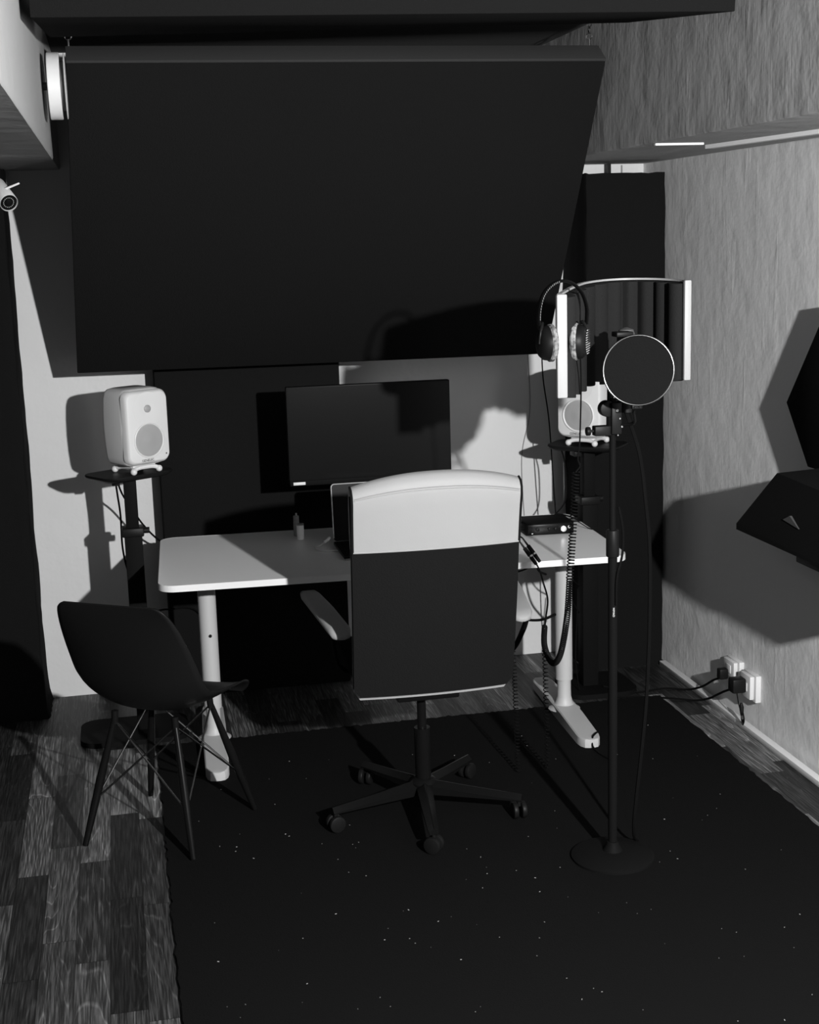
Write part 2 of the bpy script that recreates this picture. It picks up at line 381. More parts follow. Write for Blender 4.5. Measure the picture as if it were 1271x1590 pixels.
# ------------------------------------------------------------------ desk
DC = Vector((0.925, 4.975, 0)); DR = math.radians(-2.6)
desk = thing('desk', 'white sit-stand desk with rounded corners and T-shaped feet', 'desk', DC, DR)
b = B().prism(rrect(1.655, 0.79, 0.06, 8), 0.7065, 0.7285); part('desktop', b, M['desk'], desk)
b = B(); ring = rrect(1.657, 0.792, 0.061, 8)
b.loft([[(x, y, 0.7062) for x, y in ring], [(x, y, 0.7288) for x, y in ring]], caps=False); part('edge_band', b, M['desk_edge'], desk, 'bright white edge')
b = B().box((0, 0.0, 0.685), (1.30, 0.10, 0.035), 0.004)
b.box((-0.66, 0, 0.69), (0.10, 0.40, 0.03), 0.004); b.box((0.69, 0, 0.69), (0.10, 0.40, 0.03), 0.004); part('under_frame', b, M['desk_leg'], desk)
for lx in (-0.665, 0.693):
    L = B().cyl((lx, 0, 0.155), (lx, 0, 0.676), 0.0330, n=32)
    leg = part('leg', L, M['desk_leg'], desk)
    L = B().lathe([(0.062, 0.035), (0.045, 0.045), (0.033, 0.062), (0.0275, 0.085), (0.0265, 0.12), (0.0265, 0.165)], (lx, 0, 0)); part('inner_tube', L, M['desk_leg'], leg)
    # foot: rounded bar, highest in the middle
    rings = []
    for i, (t, wd, hh) in enumerate([(-0.375, 0.02, 0.030), (-0.37, 0.05, 0.033), (-0.352, 0.072, 0.034), (-0.32, 0.083, 0.035), (-0.1, 0.088, 0.045), (0.1, 0.088, 0.045), (0.32, 0.083, 0.035), (0.352, 0.072, 0.034), (0.37, 0.05, 0.033), (0.375, 0.02, 0.030)]):
        rings.append([(lx - wd / 2, t, 0.0092), (lx + wd / 2, t, 0.0092), (lx + wd / 2, t, 0.009 + hh - 0.004), (lx + wd / 2 - 0.004, t, 0.009 + hh), (lx - wd / 2 + 0.004, t, 0.009 + hh), (lx - wd / 2, t, 0.009 + hh - 0.004)])
    part('foot', B().loft(rings), M['desk_leg'], leg)
    part('screw', B().cyl((lx + 0.005, -0.036, 0.44), (lx + 0.005, -0.031, 0.44), 0.006, n=12), M['black'], leg)

# ------------------------------------------------------------------ monitor
mon = thing('monitor', 'black computer monitor on the desk behind the office chair', 'monitor', (0.923, 5.18, 0.7288), math.radians(-1.0))
part('housing', B().box((0, 0, 0.4055), (0.630, 0.03, 0.374), 0.004), M['black'], mon)
part('screen', B().box((0, -0.0155, 0.4125), (0.620, 0.003, 0.351)), M['screen'], mon)
part('bezel', B().box((0, -0.017, 0.225), (0.628, 0.006, 0.020), 0.002), M['metal_black'], mon)
part('label', B().box((-0.279, -0.0208, 0.2245), (0.046, 0.0016, 0.011), 0.0005), M['white'], mon, 'small white label on the lower bezel')
part('stand', B().box((0, 0.045, 0.16), (0.06, 0.02, 0.31), 0.004).prism(rrect(0.26, 0.16, 0.03, 6, 0, 0.05), 0.0, 0.012), M['black'], mon)

# ------------------------------------------------------------------ monitor speakers on stands
def stand(name, label, loc, rz, plate_rz, bx, bw):
    t = thing(name, label, 'speaker stand', loc, rz, 'speaker stands behind the desk')
    part('base', B().prism(rrect(bw, 0.28, 0.07, 6, bx), 0.0, 0.020), M['metal_black'], t)
    part('lower_column', B().box((0, 0, 0.415), (0.066, 0.066, 0.79), 0.004), M['metal_black'], t)
    part('upper_column', B().box((0, 0, 0.905), (0.048, 0.048, 0.21), 0.003), M['metal_black'], t)
    c = part('collar', B().box((0, 0, 0.80), (0.082, 0.082, 0.034), 0.006), M['black'], t)
    part('clamp_knob', B().cyl((0.04, 0, 0.80), (0.062, 0, 0.80), 0.012, n=14), M['black'], c)
    ringp = rrect(0.30, 0.205, 0.05, 6); mr = Matrix.Rotation(plate_rz, 4, 'Z')
    b = B(); b.loft([[mr @ Vector((x * s_, y * s_, z)) for x, y in ringp] for s_, z in ((0.86, 1.008), (0.98, 1.018), (1.0, 1.024), (0.985, 1.028))])
    part('top_plate', b, M['black'], t)
    part('bracket', B().box((-0.05, 0, 0.995), (0.03, 0.06, 0.028), 0.003), M['black'], t)
    return t
ZP = 1.028
LS, RS = Vector((0.012, 5.24, 0)), Vector((1.82, 5.24, 0))
stand('speaker_stand', 'black column speaker stand left of the desk', LS, 0, math.radians(33), -0.045, 0.41)
stand('speaker_stand', 'black column speaker stand at the right back corner of the desk', RS, 0, math.radians(-38), 0.03, 0.30)
def speaker(label, loc, rz):
    t = thing('studio_monitor', label, 'loudspeaker', loc, rz, 'white studio monitors')
    # cabinet: stacked rounded sections; front faces -y
    W_, D_, H_ = 0.189, 0.172, 0.284
    rings = []; z0 = 0.034
    def sect(ws, ds, z, yo=0.0): return [(x, y + yo, z) for x, y in rrect(W_ * ws, D_ * ds, min(0.035, 0.20 * D_ * ds), 6)]
    prof = [(0.70, 0.72, 0.0), (0.84, 0.86, 0.004), (0.91, 0.92, 0.012), (0.95, 0.955, 0.03), (0.985, 0.98, 0.08), (1.0, 1.0, 0.14), (0.985, 0.985, 0.20), (0.955, 0.955, 0.245), (0.90, 0.90, 0.268), (0.80, 0.80, 0.279), (0.62, 0.64, 0.284)]
    for a, c, z in prof: rings.append(sect(a, c, z0 + z))
    part('cabinet', B().loft(rings), M['speaker'], t, smooth=60)
    # front baffle, slightly proud, with chamfered shoulders
    fr = []
    for s_, y in ((1.0, -0.060), (0.985, -0.080), (0.93, -0.0915), (0.90, -0.0925)):
        fr.append([(x * s_, y, z0 + 0.1415 + (z - 0.0) * s_) for x, z in rrect(W_ * 0.985, H_ * 0.965, 0.03, 6)])
    fb = part('front_baffle', B().loft(fr), M['speaker'], t, smooth=50)
    wz = z0 + 0.093
    part('woofer_ring', B().lathe([(0.066, 0.0), (0.066, 0.004), (0.063, 0.0055), (0.059, 0.002), (0.059, 0.0)], (0, -0.0918, wz), (0, -1, 0), 40, caps=False), M['white'], t)
    part('woofer_grille', B().lathe([(0.0595, 0.0), (0.0595, 0.0012), (0.050, 0.0035), (0.040, 0.0030), (0.028, 0.0042), (0.016, 0.0062), (0.004, 0.0075), (0.0005, 0.0076)], (0, -0.0918, wz), (0, -1, 0), 40), M['cone'], t, 'grey perforated grille')
    tz = z0 + 0.210
    part('waveguide', B().lathe([(0.062, 0.0), (0.062, 0.0006), (0.045, 0.0016), (0.024, 0.0012), (0.017, 0.0006), (0.017, 0.0)], (0, -0.0922, tz), (0, -1, 0), 40, caps=False), M['speaker'], t)
    part('tweeter', B().lathe([(0.014, 0.0), (0.014, 0.003), (0.012, 0.0045), (0.007, 0.006), (0.0005, 0.007)], (0, -0.0922, tz), (0, -1, 0), 24), M['cone'], t, 'grey tweeter grille')
    text_mesh('logo', 'GENELEC', 0.0125, M['dark_grey'], t, Matrix.Translation((-0.01, -0.0932, z0 + 0.020)) @ Matrix.Rotation(PI / 2, 4, 'X'))
    part('indicator_light', B().cyl((0.072, -0.0915, z0 + 0.036), (0.072, -0.0935, z0 + 0.036), 0.0028, n=10), M['black'], t)
    # rubber foot with four balls
    b = B()
    for sx in (-1, 1):
        for sy in (-1, 1):
            b.sphere((sx * 0.056, sy * 0.062, 0.0125), 0.0125)
        b.tube(spline([(sx * 0.056, -0.062, 0.015), (sx * 0.045, -0.03, 0.022), (sx * 0.045, 0.03, 0.022), (sx * 0.056, 0.062, 0.015)]), 0.008, 8)
    for sy in (-1, 1): b.tube(spline([(-0.056, sy * 0.062, 0.015), (-0.03, sy * 0.055, 0.023), (0.03, sy * 0.055, 0.023), (0.056, sy * 0.062, 0.015)]), 0.008, 8)
    b.box((0, 0, 0.029), (0.10, 0.10, 0.016), 0.003)
    part('rubber_foot', b, M['white'], t)
    return t
speaker('white studio monitor on the left stand, fully visible', (0.043, 5.225, ZP), math.radians(33))
speaker('white studio monitor on the right stand, half hidden by the mic shield', (1.815, 5.225, ZP), math.radians(-42))

# ------------------------------------------------------------------ office chair
oc = thing('office_chair', 'high-backed office chair, black with white leather headrest, at the desk', 'office chair', (0.885, 4.185, 0.0))
HUB = Vector((0, 0, 0.0))
cap = B().lathe([(0.033, 0.075), (0.042, 0.085), (0.045, 0.115), (0.036, 0.125), (0.028, 0.13)], HUB)
base = part('base', cap, M['gloss'], oc)
for k, ang in enumerate((117, 194, 263, 334.5, 49)):
    a = math.radians(ang); dx = Vector((math.cos(a), math.sin(a), 0)); nx = Vector((-dx.y, dx.x, 0))
    rings = []
    for t, wd, zt, zb in ((0.03, 0.026, 0.122, 0.078), (0.15, 0.022, 0.108, 0.076), (0.29, 0.017, 0.094, 0.072), (0.325, 0.014, 0.090, 0.070)):
        c = dx * t
        rings.append([c + nx * wd + Vector((0, 0, zb)), c + nx * wd + Vector((0, 0, zt - 0.016)), c + nx * 0.0022 + Vector((0, 0, zt)), c - nx * 0.0022 + Vector((0, 0, zt)), c - nx * wd + Vector((0, 0, zt - 0.016)), c - nx * wd + Vector((0, 0, zb))])
    leg = part('leg', B().loft(rings), M['gloss'], oc, smooth=20)
    c = dx * 0.315
    cs = B(); rot = a + 0.6 + k; ax = Vector((math.cos(rot), math.sin(rot), 0))
    for sgn in (-1, 1): cs.cyl(c + ax * (sgn * 0.006) + Vector((0, 0, 0.036)), c + ax * (sgn * 0.022) + Vector((0, 0, 0.036)), 0.027, n=24, bev=0.004)
    cs.cyl(c + Vector((0, 0, 0.05)), c + Vector((0, 0, 0.076)), 0.007, n=10)
    part('caster', cs, M['black'], leg)
part('gas_column', B().cyl((0, 0, 0.12), (0, 0, 0.30), 0.026, n=20).cyl((0, 0, 0.28), (0, 0, 0.445), 0.015, n=16).box((0, 0, 0.445), (0.20, 0.24, 0.03), 0.006), M['gloss'], oc)
part('seat', B().box((0.01, 0.12, 0.495), (0.46, 0.48, 0.06), 0.025, seg=4), M['fabric'], oc)
# backrest, frame leaning back towards the viewer at the top
def back_pt(u, v, off=0.0):
    """u -1..1 across, v 0 bottom .. 1 top; off = thickness away from the viewer"""
    z = 0.470 + v * (1.146 - 0.470)
    y = -0.165 - 0.10 * v - 0.015 * math.sin(v * PI) + 0.02 * u * u
    return Vector((0.012 + u * (0.254 + 0.006 * v), y + off, z))
def back_sheet(v0, v1, o0, o1, ex=0.0, nu=24, nv=24, arch=0.0, rb=0.0):
    b = B(); rings = []
    for i in range(nv + 1):
        v = v0 + (v1 - v0) * i / nv
        fr_, bk = [], []
        for j in range(nu + 1):
            u = -1 + 2 * j / nu
            k = 1.0
            if rb:
                dz = (v - v0) * 0.66
                if dz < rb: k = 1 - (rb - math.sqrt(max(0, rb * rb - (rb - dz) ** 2))) / 0.26
            p = back_pt(u * (1 + ex) * k, v); p.z += arch * (1 - u * u) * max(0, (v - 0.75) / 0.25)
            fr_.append(p + Vector((0, o0, 0))); bk.append(p + Vector((0, o1, 0)))
        rings.append(fr_ + bk[::-1])
    return b.loft(rings)
part('back_shell', back_sheet(0.0, 0.96, 0.0, 0.02, rb=0.02), M['fabric'], oc)
part('back_cushion', back_sheet(-0.024, 0.965, 0.0205, 0.045, -0.012, rb=0.02), M['leather'], oc, 'white leather front')
# headrest: a white leather sleeve folded over the top
b = B(); rings = []; NU = 30
for j in range(NU + 1):
    u = -1 + 2 * j / NU
    ar = 0.038 * (1 - abs(u) ** 2.2)
    pts = []
    prof = [(0.706, -0.006), (0.75, -0.0075), (0.80, -0.010), (0.88, -0.016), (0.93, -0.022), (0.965, -0.020), (0.99, -0.008), (1.003, 0.014), (0.995, 0.038), (0.965, 0.055), (0.90, 0.064), (0.80, 0.064), (0.74, 0.060), (0.71, 0.056)]
    for v, off in prof:
        p = back_pt(u * 0.985, v, off); p.z += ar * max(0.0, min(1.0, (v - 0.80) / 0.2)); pts.append(p)
    rings.append(pts)
hr = part('headrest', b.loft(rings), M['leather'], oc, 'white leather headrest cover', smooth=60)
def seam(v, off, du=0.98, r=0.0016):
    pts = []
    for j in range(31):
        u = (-1 + 2 * j / 30) * du * 0.985; p = back_pt(u, v, off); p.z += 0.038 * (1 - abs(u) ** 2.2) * max(0, min(1, (v - 0.80) / 0.2)); pts.append(p)
    return B().tube(pts, r, 6)
part('stitching', seam(0.952, -0.0225), M['grey'], hr); part('stitching', seam(0.945, -0.0232), M['leather'], hr)
part('hem', seam(0.709, -0.007, 1.0, 0.0025), M['leather'], hr)
for sgn in (-1, 1):
    pts = [back_pt(sgn * 0.992, v, off) for v, off in prof[:8]]; part('piping', B().tube(pts, 0.004, 6), M['black'], hr)
# armrests
for sgn, x0, x1 in ((-1, -0.288, -0.245), (1, 0.440, 0.362)):
    xa = -0.300 if sgn < 0 else 0.415; xb = -0.256 if sgn < 0 else 0.342; ty = -0.045 if sgn < 0 else -0.015
    rings = []
    for t, wd, th in ((0.0, 0.012, 0.012), (0.012, 0.030, 0.022), (0.04, 0.037, 0.028), (0.25, 0.037, 0.028), (0.42, 0.034, 0.026), (0.46, 0.028, 0.022), (0.475, 0.012, 0.012)):
        cx_ = xb + (xa - xb) * t / 0.475; zc = 0.655 + 0.03 * t - 0.02 * (1 - min(1, t / 0.06))
        rings.append([(cx_ + x, ty + t, zc + z) for x, z in rrect(wd * 2, th, th * 0.45, 3)])
    arm = part('armrest', B().loft(rings), M['leather'], oc, 'white padded armrest', smooth=60)
    cxm = xb + (xa - xb) * 0.4
    part('arm_support', B().tube(spline([(cxm, 0.03, 0.643), (cxm * 0.98, 0.06, 0.58), (cxm * 0.9, 0.10, 0.50), (cxm * 0.70, 0.12, 0.462)]), [0.016 - 0.0002 * i for i in range(31)], 10, flat=(1.0, 0.5)), M['metal_black'], arm)

# ------------------------------------------------------------------ black shell chair
dc = thing('shell_chair', 'black moulded shell chair with slim legs at the desk corner', 'chair', (0.065, 4.285, 0.0), math.radians(57))
# local frame: +x forward
prof = [(-0.262, 0.822, 0.165, 0.000), (-0.258, 0.806, 0.192, 0.004), (-0.246, 0.76, 0.212, 0.018), (-0.228, 0.69, 0.226, 0.035), (-0.205, 0.61, 0.234, 0.050), (-0.178, 0.53, 0.238, 0.062),
        (-0.140, 0.472, 0.238, 0.070), (-0.085, 0.440, 0.236, 0.074), (0.0, 0.428, 0.234, 0.070), (0.09, 0.430, 0.230, 0.055), (0.165, 0.437, 0.222, 0.036), (0.215, 0.435, 0.205, 0.016), (0.238, 0.420, 0.185, 0.004), (0.243, 0.405, 0.165, 0.0)]
P2 = spline([(a, z, 0) for a, z, _, _ in prof], 4); Wd = spline([(h, l_, 0) for _, _, h, l_ in prof], 4)
b = B(); rows = []
for i, (p, hw) in enumerate(zip(P2, Wd)):
    t = P2[min(i + 1, len(P2) - 1)] - P2[max(i - 1, 0)]; t.normalize(); nx_, nz_ = t.y * -1.0, t.x   # inner-side normal in the profile plane
    if nz_ < 0: nx_, nz_ = -nx_, -nz_
    row = []
    for j in range(21):
        u = -1 + 2 * j / 20; lift = hw.y * abs(u) ** 2.4
        row.append((p.x + abs(nx_) * lift, u * hw.x * (1 - 0.05 * abs(u) ** 6), p.y + nz_ * lift))
    rows.append(row)
b.loft(rows, caps=False, closed=False)
shell = part('shell', b, M['black'], dc, smooth=80)
sm = shell.modifiers.new('thickness', 'SOLIDIFY'); sm.thickness = 0.006; sm.offset = 0.0
mounts = [(0.11, 0.11), (0.11, -0.11), (-0.11, 0.11), (-0.11, -0.11)]; feet = [(0.205, 0.20), (0.205, -0.20), (-0.195, 0.195), (-0.195, -0.195)]
for (mx, my), (fx, fy) in zip(mounts, feet):
    b = B().tube([(mx, my, 0.405), ((mx * 0.5 + fx * 0.5), (my * 0.5 + fy * 0.5), 0.205), (fx, fy, 0.0045 if (fx < 0 and fy > 0) else 0.0125)], [0.0085, 0.014, 0.0095], 12)
    lg = part('leg', b, M['gloss'], dc)
    part('leg_cap', B().cyl((mx, my, 0.39), (mx * 0.98, my * 0.98, 0.432), 0.011, n=12), M['metal_black'], lg)
b = B()
for i, j in ((0, 1), (1, 0), (2, 3), (3, 2), (0, 2), (2, 0), (1, 3), (3, 1)):
    m0 = Vector((*mounts[i], 0.40)); f0 = Vector((*feet[j], 0.0)); m1 = Vector((*mounts[j], 0.40)); b.tube([m0, m1 + (f0 - m1) * 0.62], 0.0032, 8)
part('cross_rods', b, M['dark_chrome'], dc, 'thin steel cross rods')

# ------------------------------------------------------------------ microphone stand, shield, mic, pop filter, headphones
PX, PY = 1.360, 3.70
ms = thing('microphone_stand', 'black straight microphone stand right of the office chair', 'microphone stand', (PX, PY, 0.0))
part('base', B().lathe([(0.125, 0.0092), (0.125, 0.016), (0.11, 0.024), (0.03, 0.032), (0.02, 0.05), (0.017, 0.06)], (PX, PY, 0), n=40), M['metal_black'], ms, world=True)
part('lower_tube', B().cyl((PX, PY, 0.05), (PX, PY, 0.98), 0.0135, n=20), M['metal_black'], ms, world=True)
part('clutch', B().cyl((PX, PY, 0.94), (PX, PY, 1.02), 0.019, n=20, bev=0.004), M['black'], ms, world=True)
part('upper_tube', B().cyl((PX, PY, 1.0), (PX, PY, 1.40), 0.0095, n=16), M['metal_black'], ms, world=True)
text_mesh('label', 'H/MAO', 0.0085, M['white'], ms, Matrix.Translation((PX - 0.002, PY - 0.0140, 0.777)) @ Matrix.Rotation(PI / 2, 4, 'X') @ Matrix.Rotation(-PI / 2, 4, 'Z'), world=True)
# reflection shield
arc = spline([(1.158, 3.55, 0), (1.200, 3.625, 0), (1.245, 3.70, 0), (1.330, 3.85, 0), (1.415, 3.935, 0), (1.490, 3.955, 0), (1.555, 3.915, 0), (1.592, 3.845, 0), (1.603, 3.765, 0)], 12)
def ztop(k): t = k / (len(arc) - 1); return 1.7025 + 0.015 * t + 0.012 * math.sin(PI * t)
def zbot(k): t = k / (len(arc) - 1); return 1.435 + 0.004 * t
rf = thing('reflection_shield', 'curved microphone reflection shield with pale rim and ribbed foam', 'microphone shield', (1.36, 3.83, 1.44))
def arc_n(k):
    t = arc[min(k + 1, len(arc) - 1)] - arc[max(k - 1, 0)]; t.normalize(); return Vector((t.y, -t.x, 0))   # towards the inside
rings = []
for k, p in enumerate(arc):
    n_ = arc_n(k); a, c = zbot(k) + 0.008, ztop(k) - 0.004
    rings.append([(p.x, p.y, a), (p.x, p.y, c), (p.x - n_.x * 0.006, p.y - n_.y * 0.006, c), (p.x - n_.x * 0.006, p.y - n_.y * 0.006, a)])
part('outer_shell', B().loft(rings), M['metal_black'], rf, world=True)
rings = []
for k, p in enumerate(arc):
    n_ = arc_n(k); c = ztop(k)
    rings.append([(p.x + n_.x * 0.003, p.y + n_.y * 0.003, c - 0.0035), (p.x + n_.x * 0.003, p.y + n_.y * 0.003, c + 0.002), (p.x - n_.x * 0.008, p.y - n_.y * 0.008, c + 0.002), (p.x - n_.x * 0.008, p.y - n_.y * 0.008, c - 0.0035)])
part('top_rim', B().loft(rings), M['alu'], rf, 'pale metal top rim', world=True)
rings = []; K = len(arc) - 1
for k, p in enumerate(arc):
    n_ = arc_n(k); ph = (k / K * 10) % 1.0; th = 0.016 + 0.020 * math.sin(PI * ph) ** 0.7; zb = zbot(k) - 0.004 - 0.006 * math.sin(PI * ph)
    rings.append([(p.x + n_.x * 0.0005, p.y + n_.y * 0.0005, zb), (p.x + n_.x * 0.0005, p.y + n_.y * 0.0005, ztop(k) - 0.006), (p.x + n_.x * th, p.y + n_.y * th, ztop(k) - 0.008), (p.x + n_.x * th, p.y + n_.y * th, zb)])
part('foam_lining', B().loft(rings), M['foam'], rf, 'dark ribbed foam', world=True, smooth=60)
b = B().span((1.1445, 3.535, 1.428), (1.1735, 3.553, 1.704), 0.004); part('end_bar', b, M['alu'], rf, 'pale metal end bar', world=True)
b = B().span((1.594, 3.745, 1.434), (1.615, 3.764, 1.7205), 0.004); part('end_bar', b, M['alu'], rf, 'pale metal end bar', world=True)
b = B().tube([(PX, 3.70, 1.345), (1.45, 3.965, 1.345), (1.452, 3.970, 1.50)], 0.010, 10).box((1.45, 3.962, 1.47), (0.07, 0.008, 0.12), 0.002)
b.cyl((PX, PY, 1.31), (PX, PY, 1.385), 0.018, n=16, bev=0.003)
part('mount', b, M['black'], rf, world=True)
b = B().box((1.328, 3.70, 1.310), (0.050, 0.03, 0.028), 0.003).cyl((1.303, 3.70, 1.31), (1.292, 3.70, 1.31), 0.004, n=10).cyl((1.293, 3.70, 1.31), (1.281, 3.70, 1.31), 0.0125, n=16, bev=0.002)
part('clamp', b, M['black'], ms, world=True)
b = B().cyl((PX - 0.018, 3.685, 1.372), (PX - 0.018, 3.715, 1.372), 0.023, n=20, bev=0.003).box((PX + 0.004, 3.69, 1.345), (0.03, 0.03, 0.09), 0.003); part('swivel', b, M['black'], ms, world=True)
for (x, z, q) in ((1.364, 1.368, 0.004), (1.372, 1.345, 0.0025), (1.378, 1.322, 0.003), (1.366, 1.298, 0.002)):
    part('screw', B().cyl((x, 3.676, z), (x, 3.672, z), q, n=10), M['dark_chrome'], ms, 'small shiny screw', world=True)
# microphone
mc = thing('microphone', 'black studio microphone behind the round pop filter', 'microphone', (1.40, 3.70, 1.39))
part('body', B().lathe([(0.012, 1.375), (0.022, 1.385), (0.0235, 1.40), (0.0235, 1.50)], (1.40, 3.70, 0)), M['metal_black'], mc, world=True)
part('grille', B().lathe([(0.0235, 1.50), (0.026, 1.51), (0.026, 1.575), (0.020, 1.592), (0.004, 1.598)], (1.40, 3.70, 0)), M['dark_grey'], mc, world=True)
part('clip', B().cyl((1.40, 3.70, 1.36), (1.40, 3.70, 1.40), 0.024, n=18).tube([(1.40, 3.70, 1.365), (1.385, 3.70, 1.38), (PX, 3.70, 1.385)], 0.009, 10), M['black'], mc, world=True)
part('shock_mount', B().span((1.343, 3.62, 1.577), (1.392, 3.665, 1.591), 0.003).cyl((1.37, 3.64, 1.50), (1.37, 3.64, 1.58), 0.004, n=8).cyl((1.37, 3.64, 1.51), (1.385, 3.69, 1.51), 0.004, n=8), M['black'], mc, world=True)
# pop filter
pc = Vector((1.3785, 3.55, 1.4915)); pn = Vector((-0.33, -0.93, 0.06)).normalized()
pf = thing('pop_filter', 'round black pop filter with thin metal ring in front of the microphone', 'pop filter', (1.3785, 3.55, 1.3955))
part('ring', B().torus(pc, pn, 0.0945, 0.0028, 56, 10), M['dark_chrome'], pf, world=True)
part('mesh', B().lathe([(0.0935, -0.0015), (0.0935, 0.0015)], pc, pn, 56), M['black_foam'], pf, 'black nylon mesh', world=True)
low = pc + Vector((-0.003, 0.004, -0.0985))
part('clip', B().box(low, (0.030, 0.012, 0.014), 0.002).cyl(low + Vector((-0.007, -0.006, -0.001)), low + Vector((-0.007, -0.009, -0.001)), 0.003, n=8).cyl(low + Vector((0.007, -0.006, -0.001)), low + Vector((0.007, -0.009, -0.001)), 0.003, n=8), M['black'], pf, world=True)
part('gooseneck', B().tube(spline([low, low + Vector((0.01, 0.05, -0.02)), (1.40, 3.64, 1.335), (PX + 0.01, 3.69, 1.325)]), 0.005, 8), M['black'], pf, world=True)
# headphones over the left end of the shield
hp = thing('headphones', 'black studio headphones hooked over the left end of the mic shield', 'headphones', (1.165, 3.56, 1.52))
hb = spline([(1.112, 3.575, 1.600), (1.106, 3.575, 1.645), (1.118, 3.575, 1.70), (1.150, 3.575, 1.732), (1.190, 3.575, 1.735), (1.225, 3.575, 1.708), (1.240, 3.572, 1.665), (1.238, 3.57, 1.62)], 8)
part('headband', B().tube(hb, 0.0085, 10, flat=(1.7, 0.5)), M['black'], hp, world=True)
for cx_, sgn in ((1.127, 1), (1.213, -1)):
    c = Vector((cx_, 3.565, 1.575)); ax = Vector((sgn, 0.52 if sgn < 0 else 0.02, 0)).normalized()
    cup = part('ear_cup', B().lathe([(0.020, -0.026), (0.036, -0.022), (0.045, -0.012), (0.047, 0.0)], c, ax, 32), M['black'], hp, world=True)
    part('ear_pad', B().lathe([(0.047, 0.0), (0.0505, 0.004), (0.0505, 0.012), (0.045, 0.017), (0.030, 0.016), (0.028, 0.006)], c, ax, 32), M['pad'], cup, 'pale velour ear pad', world=True)
    if sgn < 0:
        gr = B()
        o_ = c - ax * 0.0265
        for i in range(-5, 6):
            z = i * 0.0062
            hw = math.sqrt(max(0.0, 0.034 ** 2 - z * z)); s2 = Vector((ax.y, -ax.x, 0))
            gr.tube([o_ - s2 * hw + Vector((0, 0, z)), o_ + s2 * hw + Vector((0, 0, z))], 0.0013, 6)
        part('grille', gr, M['silver'], cup, 'silver slotted grille', world=True)
    yk = B().tube(spline([(cx_ - sgn * 0.012, 3.575, 1.625), c + Vector((-sgn * 0.014, 0, 0.052)), c + Vector((-sgn * 0.022, -0.012, 0.03)), c + Vector((-sgn * 0.026, -0.012, 0.0))]), 0.0045, 8)
    part('yoke', yk, M['black'], cup, world=True)
b = B()
for k in range(7, 27): 
    p = hb[k]; b.box(p + Vector((0, -0.0155, 0)), (0.0009, 0.001, 0.005))
part('scale_marks', b, M['grey'], hp, world=True)

# ------------------------------------------------------------------ audio interface, laptop, small things on the desk
ai = thing('audio_interface', 'small black audio interface box with silver knob on the desk', 'audio interface', (1.575, 5.03, 0.729), math.radians(-4))
part('case', B().box((0, 0, 0.0255), (0.182, 0.165, 0.043), 0.003), M['metal_black'], ai)
part('front_panel', B().box((0, -0.0835, 0.0255), (0.176, 0.003, 0.037), 0.001), M['gloss'], ai)
part('main_knob', B().cyl((0.048, -0.084, 0.026), (0.048, -0.098, 0.026), 0.0115, n=24, bev=0.0015).box((0.0485, -0.0985, 0.026), (0.0022, 0.002, 0.018), rot=(0, 0.35, 0)), M['silver'], ai, 'silver volume knob')
for x, r in ((-0.052, 0.007), (-0.006, 0.006), (0.018, 0.0055)): part('knob', B().cyl((x, -0.084, 0.027), (x, -0.094, 0.027), r, n=18, bev=0.001), M['black'], ai)
for x in (0.0725,): part('jack', B().lathe([(0.006, 0), (0.006, 0.003), (0.0035, 0.003), (0.003, 0.0)], (x, -0.085, 0.031), (0, -1, 0), 16), M['chrome'], ai)
part('indicator_light', B().box((-0.072, -0.0855, 0.011), (0.006, 0.002, 0.003)), M['silver'], ai)
for x in (-0.07, 0.07):
    for y in (-0.06, 0.06): part('foot', B().cyl((x, y, 0.0), (x, y, 0.006), 0.007, n=12), M['black'], ai)
lp = thing('laptop', 'black open laptop with silver rim, mostly hidden behind the office chair', 'laptop', (0.905, 4.95, 0.729))
part('base', B().span((0.748, 4.80, 0.731), (1.09, 5.05, 0.744), 0.003), M['black'], lp, world=True)
tilt = Matrix.Translation((0.925, 5.052, 0.744)) @ Matrix.Rotation(math.radians(-6), 4, 'X')
b = B().prism(rrect(0.350, 0.215, 0.012, 6, 0, 0.1085), -0.004, 0.004, Matrix.Rotation(PI / 2, 4, 'X')); b.bm.transform(tilt); part('lid', b, M['screen'], lp, world=True)
pts = [tilt @ Vector((x, -0.004, z)) for x, z in rrect(0.3505, 0.2155, 0.012, 6, 0, 0.1085)]
part('rim', B().tube(pts[21:] + pts[:14] if False else pts[:15], 0.0021, 6), M['silver'], lp, 'silver screen rim', world=True)
part('rear_foot', B().span((0.75, 4.79, 0.7288), (1.06, 4.80, 0.734), 0.001), M['grey'], lp, world=True)
cb = thing('usb_cable', 'white cable looping out of the left side of the laptop', 'cable', (0.71, 5.0, 0.729))
part('cord', B().tube(spline([(0.727, 5.02, 0.757), (0.712, 5.02, 0.752), (0.692, 5.035, 0.735), (0.674, 5.04, 0.732), (0.676, 4.985, 0.732), (0.708, 4.955, 0.732), (0.745, 4.95, 0.7325), (0.76, 4.955, 0.7265 + 0.003)], 8), 0.0026, 8), M['white'], cb, world=True)
part('plug', B().cyl((0.708, 5.02, 0.750), (0.7325, 5.03, 0.766), 0.006, n=12, bev=0.001), M['white'], cb, world=True)
t = thing('cylinder_bottle', 'small white cylindrical bottle with a notched cap on the desk', 'bottle', (0.643, 5.20, 0.7288))
part('body', B().lathe([(0.012, 0.0), (0.0138, 0.002), (0.0138, 0.055), (0.013, 0.057)], n=28), M['trim'], t)
b = B().lathe([(0.0128, 0.057), (0.0128, 0.061), (0.006, 0.062)], n=28)
for k in range(14): a = 2 * PI * k / 14; b.box((0.0128 * math.cos(a), 0.0128 * math.sin(a), 0.0598), (0.003, 0.0028, 0.0055), rot=(0, 0, a))
part('cap', b, M['grey'], t)
